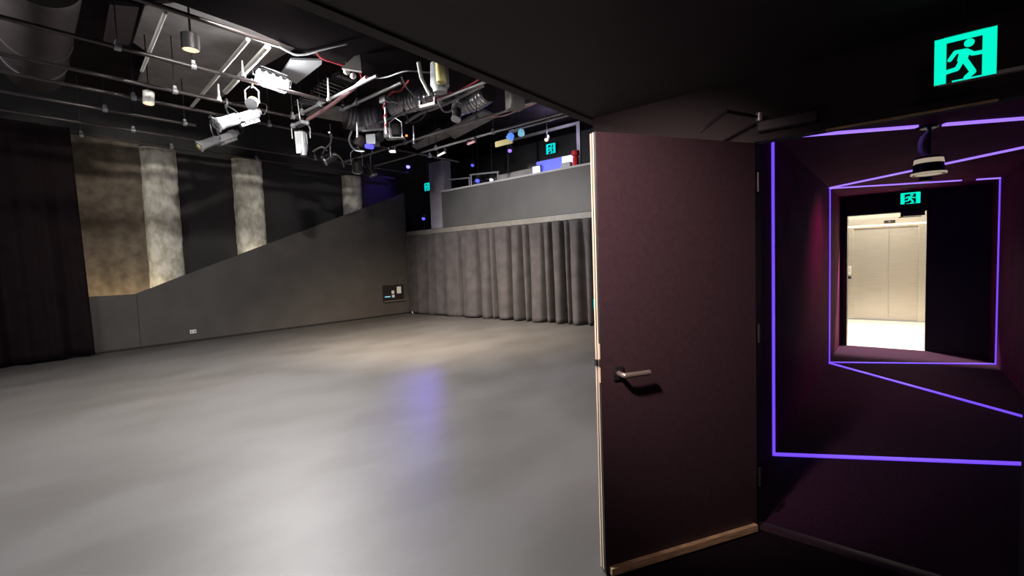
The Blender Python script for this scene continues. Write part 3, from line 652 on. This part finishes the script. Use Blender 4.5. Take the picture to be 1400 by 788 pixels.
tag(obj('hanging_cable', MB().tube(smooth_pts([at(x, y, 2, 4.46) for x, y in ((500, 104), (515, 107), (530, 105), (548, 99), (562, 97), (585, 99), (608, 98))], 6), .012, 6), 'casting'), 'grey cable swagged under the end of the black duct', 'cable')
tag(obj('hanging_cable', MB().tube(smooth_pts([at(x, y, 2, 4.45) for x, y in ((433, 73), (440, 80), (455, 85), (470, 90), (490, 97), (495, 110))], 6), .013, 6), 'redcable'), 'red cable looping from the black duct to the bright reflectors', 'cable')
# pink cable bundle on the pipe and others
def cable(pts, z, r, m, lab): tag(obj('loose_cable', MB().tube(smooth_pts([at(x, y, 2, z) for x, y in pts], 6), r, 6), m), lab, 'cable')
cable([(420, 164), (440, 152), (455, 142), (470, 131), (485, 119), (501, 106)], G+.1, .03, 'pink', 'bundle of pink cables taped along a pale pipe')
cable([(555, 168), (575, 155), (595, 148), (620, 137), (645, 125), (662, 116)], G+.1, .026, 'pipelight', 'knotted pale cable bundle on the cable crowded pipe')
cable([(548, 105), (556, 120), (566, 132), (570, 147)], 4.3, .012, 'pipelight', 'thin cable dropping from the black duct to the pipe')
cable([(590, 136), (620, 128), (660, 106)], 4.35, .016, 'redcable', 'red cable just under the bulkhead edge')
cable([(330, 176), (331, 168), (336, 162), (344, 158)], 4.0, .012, 'dark', 'black lead looping behind the upper chrome spotlight')
cable([(450, 181), (453, 189), (451, 197), (444, 204), (441, 211)], 3.9, .016, 'pipelight', 'grey cable curling down to the dark par can')
cable([(600, 141), (606, 152), (616, 152), (622, 141)], 4.1, .014, 'pipelight', 'pale cable loop left of the hooked can')
cable([(587, 140), (597, 137), (608, 133), (618, 126)], 4.3, .022, 'redcable', 'short bunch of red cable beside the cylinder fixture')
cable([(556, 158), (560, 168), (575, 164), (584, 152)], 4.12, .012, 'dark', 'black cable loop under the cable crowded pipe')
cable([(428, 207), (440, 201), (447, 206)], 3.8, .016, 'pipelight', 'short pale lead left of the dark par can')
cable([(455, 211), (462, 213), (468, 220), (470, 228)], 3.7, .016, 'pipelight', 'pale lead arching over the lowest black par can')
cable([(672, 160), (690, 158), (710, 150), (735, 140)], G+.03, .014, 'pink', 'thin pinkish cable taped along the dark pipe near the loudspeaker')
for p0, p1, z, lab in [((298, 115), (303, 137), 4.05, 'pale rod rising above the upper chrome spotlight'), ((331, 83), (334, 104), 4.3, 'pale rod beside the thick pale pipe'), ((448, 107), (451, 137), 4.25, 'pale rod crossing the middle louvre'),
                      ((488, 168), (491, 187), 4.0, 'thin pale rod above the curved yoke light'), ((565, 172), (568, 196), 4.1, 'thin pale rod dropping to the dark pipe by the grey boards')]:
    a = at(*p0, 2, z); b_ = V((a.x, a.y, at(*p1, 0, a.x).z)); t = thing('safety_rod', lab, 'rod', tuple(b_), 'short rods in the lighting grid')
    obj('rod', MB().cyl(b_, a, .016, .009, 8), 'alu', t); obj('foot', MB().cyl(b_-V((0, 0, .02)), b_+V((0, 0, .04)), .03, .02, 10), 'casting', t)
# bright reflectors cluster
for px, py, r, lab in [(484, 89, .1, 'pale wedge shaped reflector above the narrow louvre'), (474, 98, .045, 'small bright lamp left below the wedge reflector'), (483, 104, .045, 'small bright lamp right below the wedge reflector')]:
    a = at(px, py, 2, 4.36); t = thing('reflector', lab, 'reflector', tuple(a), 'bright reflectors under the duct')
    if r > .08: obj('wedge', MB().prism([(-.16, -.08), (.1, -.1), (.09, .12), (.02, .1)], a, V((.55, .83, 0)), (0, 0, 1), V((.05, -.04, 0))), 'white', t)
    else: obj('bulb', MB().ball(a, r), 'white', t)
    obj('stem', MB().cyl(a, (a.x, a.y, 4.5), .006, None, 6), 'dark', t)

# ================================================================== GALLERY CONTENTS
YG = 9.9
def g(px, py, y=YG): return at(px, py, 1, y)
a = g(752, 203, 11.85); exit_sign((a.x, 11.9, a.z), .34, .3, 'greenfar', 'cyan green exit sign on the back wall of the gallery')
a = g(586, 256, 8.9); exit_sign((a.x, 8.85, a.z), .22, .22, 'greenfar', 'cyan green exit sign left of the gallery column')
tag(obj('sign_bracket', MB().cyl((a.x, 8.85, a.z+.13), (a.x, 8.85, HZ), .008), 'dark'), 'thin rod above the exit sign by the gallery column', 'rod')
# operator desk and screens
t = thing('control_desk', 'pale control desk behind the gallery parapet', 'desk', (-6.3, 9.75, 2.58))
obj('desk_top', MB().span((-8.3, 9.45, 3.52), (-5.0, 10.15, 3.56)), 'fascia', t)
for x in (-8.2, -6.6, -5.1):
    obj('leg', MB().span((x-.03, 9.5, 2.58), (x+.03, 10.1, 3.52)), 'dark', t)
a = g(760, 222, 9.7)
t = thing('monitor', 'large monitor glowing blue behind the gallery parapet', 'monitor', (a.x, 9.7, 3.56))
w, hh = .62, .46
obj('bezel', MB().span((a.x-w, 9.7, 3.62), (a.x+w*.85, 9.74, 3.62+hh)), 'dark', t, bevel=.006)
obj('screen', MB().span((a.x-w+.02, 9.694, 3.64), (a.x+w*.3, 9.7, 3.6+hh)), 'bluescreen', t, label='blue part of the screen')
obj('screen', MB().span((a.x+w*.3, 9.694, 3.64), (a.x+w*.83, 9.7, 3.6+hh)), 'screenwhite', t, label='white part of the screen')
obj('stand', MB().span((a.x-.15, 9.66, 3.56), (a.x+.15, 9.85, 3.58)).span((a.x-.04, 9.74, 3.57), (a.x+.04, 9.78, 3.8)), 'dark', t)
a = g(733, 224, 9.6)
t = thing('monitor', 'small white screen left of the blue monitor', 'monitor', (a.x, 9.6, 3.56))
obj('bezel', MB().span((a.x-.14, 9.6, 3.6), (a.x+.14, 9.63, 3.95)), 'dark', t); obj('screen', MB().span((a.x-.12, 9.596, 3.62), (a.x+.12, 9.6, 3.93)), 'screenwhite', t)
obj('stand', MB().span((a.x-.08, 9.57, 3.56), (a.x+.08, 9.7, 3.6)), 'dark', t)
a = g(775, 224, 9.55)
tag(obj('paper_box', MB().span((a.x-.14, 9.5, 3.56), (a.x+.12, 9.62, 3.86)), 'board', bevel=.006), 'small white box between the blue monitor and the red bottle', 'box')
a = g(787, 216, 9.6)
t = thing('bottle', 'red bottle standing at the right end of the gallery desk', 'bottle', (a.x, 9.6, 3.56))
obj('body', MB().lathe((a.x, 9.6, 3.56), (0, 0, 1), [(0, .07), (.38, .075), (.42, .05)], 18), 'red', t); obj('cap', MB().lathe((a.x, 9.6, 3.98), (0, 0, 1), [(0, .055), (.02, .1), (.12, .1), (.14, .06)], 18), 'red', t)
# mixing console and stools
a = g(700, 235, 9.65)
t = thing('mixing_console', 'grey mixing console resting on the gallery desk', 'console', (a.x, 9.65, 3.56))
obj('body', MB().prism([(0, 0), (.45, 0), (.45, .42), (.38, .42), (.28, .2), (0, .12)], (a.x-.75, 9.5, 3.56), (0, 1, 0), (0, 0, 1), (1.3, 0, 0)), 'grey', t, bevel=.008)
km = MB()
for i in range(10): km.box((a.x-.68+i*.13, 9.62, 3.7), (.05, .06, .06))
obj('fader', km, 'white', t)
for px, lab in [(664, 'metal stool left of the mixing console'), (648, 'metal stool in the middle of the gallery')]:
    a = g(px, 240, 9.8); t = thing('stool', lab, 'stool', (a.x, 9.8, 2.58), 'metal stools in the gallery')
    obj('seat', MB().cyl((a.x, 9.8, 3.66), (a.x, 9.8, 3.71), .19, None, 20), 'grey', t)
    for e in range(4):
        an = .78+e*1.57; obj('leg', MB().cyl((a.x+.12*math.cos(an), 9.8+.12*math.sin(an), 3.66), (a.x+.22*math.cos(an), 9.8+.22*math.sin(an), 2.58), .014), 'pipelight', t)
    obj('back_bar', MB().tube([(a.x-.18, 9.95, 3.7), (a.x-.2, 10.0, 3.95), (a.x+.2, 10.0, 3.93), (a.x+.18, 9.95, 3.7)], .014), 'pipelight', t)
for px, lab in [(628, 'gallery rail nearest the column'), (665, 'gallery rail in the middle of the opening')]:
    a = g(px, 238, 9.5); t = thing('hand_rail', lab, 'rail', (a.x, 9.35, 2.58), 'rails in the gallery')
    obj('rail', MB().cyl((a.x-.5, 9.35, 4.0), (a.x+.6, 9.35, 3.92), .024), 'casting', t)
    obj('post', MB().cyl((a.x-.45, 9.35, 2.58), (a.x-.45, 9.35, 4.0), .02), 'casting', t); obj('post', MB().cyl((a.x+.55, 9.35, 2.58), (a.x+.55, 9.35, 3.92), .02), 'casting', t)
M['bluehot'] = glow('hot_blue_led', (.08, .07, 1), 9)
a0 = g(792, 226, 10.3); a1 = g(791, 172, 10.3)
t = thing('booth_frame', 'lavender lit upright frame at the right end of the gallery booth', 'frame', (a0.x, 10.3, 2.58))
obj('post', MB().span((a0.x-.05, 10.28, 2.58), (a0.x+.05, 10.34, 4.95)), 'fascia', t); obj('post', MB().span((a0.x-2.4, 10.28, 2.58), (a0.x-2.33, 10.34, 4.95)), 'dark', t)
obj('head_rail', MB().span((a0.x-2.4, 10.28, 4.95), (a0.x+.05, 10.34, 5.02)), 'fascia', t)
t = thing('equipment_rack', 'dark equipment rack at the back of the gallery', 'rack', (-7.9, 10.8, 2.58))
obj('cabinet', MB().span((-8.2, 10.6, 2.58), (-7.6, 11.2, 4.3)), 'dark', t, bevel=.01)
for i in range(5): obj('rack_unit', MB().span((-8.15, 10.58, 3.3+i*.19), (-7.65, 10.6, 3.46+i*.19)), 'duct', t)
# small coloured lamps
for px, py, y, m, r, lab in [(558, 228, 8.6, 'bluehot', .055, 'small deep blue lamp hanging left of the gallery column'), (579, 299, 8.95, 'blue', .05, 'blue pilot lamp low beside the gallery column'),
                             (646, 226, 9.7, 'bluescreen', .05, 'small blue lamp in the middle of the dark gallery'), (653, 247, 9.6, 'bluescreen', .07, 'dim blue lamp just above the parapet'), (697, 206, 9.7, 'ledpale', .055, 'small violet white lamp above the mixing console'),
                             (747, 191, 9.7, 'warm', .05, 'small white lamp above the far exit sign'), (672, 246, 9.6, 'screenwhite', .06, 'white mug shaped lamp on the parapet ledge')]:
    a = at(px, py, 1, y); t = thing('pilot_lamp', lab, 'lamp', tuple(a), 'small lamps around the gallery')
    obj('lamp', MB().ball(a, r), m, t)
    obj('housing', MB().lathe(a+V((0, .02, .01)), (0, .3, 1), [(0, r*1.3), (r*1.6, r*1.2), (r*2.6, r*.5)], 14), 'dark', t)
    zt = HZ if a.z > 3.7 else 2.56
    obj('rod', MB().cyl(a+V((0, .03, r if a.z > 3.7 else -r)), (a.x, a.y+.03, zt), .007, None, 6), 'dark', t)

# ================================================================== LAMPS
def area(name, loc, tgt, sx, sy, e, col, spread=180):
    l = bpy.data.lights.new(name, 'AREA'); l.shape = 'RECTANGLE'; l.size, l.size_y = sx, sy; l.energy = e; l.color = col; l.spread = math.radians(spread)
    o = bpy.data.objects.new(name, l); COL.objects.link(o); o.location = loc; o.rotation_euler = (V(tgt)-V(loc)).to_track_quat('-Z', 'Y').to_euler(); return o
def spot(name, loc, tgt, e, col, deg, blend=.6, r=.08):
    l = bpy.data.lights.new(name, 'SPOT'); l.energy = e; l.color = col; l.spot_size = math.radians(deg); l.spot_blend = blend; l.shadow_soft_size = r
    o = bpy.data.objects.new(name, l); COL.objects.link(o); o.location = loc; o.rotation_euler = (V(tgt)-V(loc)).to_track_quat('-Z', 'Y').to_euler(); return o
WHITE = (1, .97, .95)
def point(name, loc, e, col, rad): 
    l = bpy.data.lights.new(name, 'POINT'); l.energy = e; l.color = col; l.shadow_soft_size = rad
    o = bpy.data.objects.new(name, l); COL.objects.link(o); o.location = loc; return o
area('floodlight_lamp', fp+V((.03, 0, -.06)), fp+V((.55, -.1, -.83)), .3, .4, 560, WHITE)
point('floodlight_spill', fp+V((.2, -.1, -.2)), 38, WHITE, .1)
area('work_lamp', (-3.6, .8, 4.7), (-3.9, .8, 0), 1.2, 1.2, 300, (.95, .97, 1))
area('work_lamp', (-3.8, 3.4, 4.7), (-4.4, 3.6, 0), 1.2, 1.2, 200, (1, .93, .84))
area('work_lamp', (-7.5, -2.2, 4.7), (-7.6, -.5, 1.5), 1.2, 1.2, 150, WHITE)
spot('wall_wash_lamp', (-4.6, 2.2, 4.55), (-12.4, 4.0, 2.5), 3000, (1, .95, .86), 62, .7, .12)
spot('gallery_fill', (-8.0, 4.6, 3.5), (-7.6, 9.1, 1.6), 1150, (1, .95, .93), 92, .8, .15)  # added unseen spot brightening the far curtain and gallery front
spot('downlight_lamp', dl1-V((0, 0, .02)), dl1-V((0, 0, 2)), 350, (1, .9, .75), 100, .8)
spot('downlight_lamp', dl2-V((0, 0, .02)), dl2-V((0, .0, 2)), 150, (1, .9, .75), 100, .8)
spot('back_floor_fill', at(541, 178, 2, 3.8)-V((0, 0, .5)), (-7.4, 6.4, 0), 1900, (1, .82, .6), 118, .9, .15)  # added unseen spot without a fixture, brightens and warms the far floor
point('booth_fill', (-6.7, 9.75, 4.75), 34, (.62, .6, 1), .08)  # added point light standing in for the violet glow of the monitors
pa = at(558, 228, 1, 8.6); spot('blue_pilot_lamp', pa-V((.06, .02, .06)), at(520, 264, 0, XW), 36, (.2, .08, 1), 60, 1, .04)
bd = ROT @ _d(597, 548); bt = at(597, 548, 2, 0); bl = bt+V((bd.x, bd.y, -bd.z))*(3.3/-bd.z)
spot('blue_beam_lamp', bl, bt, 5000, (.22, .16, 1), 11, 1, .12)
area('stair_strip_lamp', (-12.0, 1.6, 1.0), (-12.42, 1.6, 1.5), 2.4, .03, 9, (1, .78, .45))
area('stair_strip_lamp', (-12.0, 4.7, 1.9), (-12.42, 4.7, 2.4), .9, .03, 1.0, (1, .85, .6))
spot('entry_lamp', (-.85, .45, 2.39), (-1.14, 1.8, 1.68), 400, (1, .74, .72), 64, 1, .08)
area('entry_ambient_lamp', (.7, -1.6, 2.38), (.6, -1.2, 0), .4, .4, 9, (1, .62, .68))
spot('corridor_spot_lamp', (.13, 6.2, 2.14), (-.7, 6.5, .8), 28, (1, .08, .5), 125, 1, .04)
area('lobby_lamp', (-.4, 11.2, 2.68), (-.4, 11.2, 0), 1.8, 1.2, 58, (1, .93, .8))
spot('lobby_lamp', (-.1, 9.32, 2.66), (-.1, 9.25, 0), 800, (1, .9, .8), 120, .5, .06)
w = bpy.data.worlds.new('world'); S.world = w; w.use_nodes = True
w.node_tree.nodes['Background'].inputs[0].default_value = (.02, .014, .02, 1); w.node_tree.nodes['Background'].inputs[1].default_value = .3
for o in bpy.data.objects:
    if '_o' in o: del o['_o']
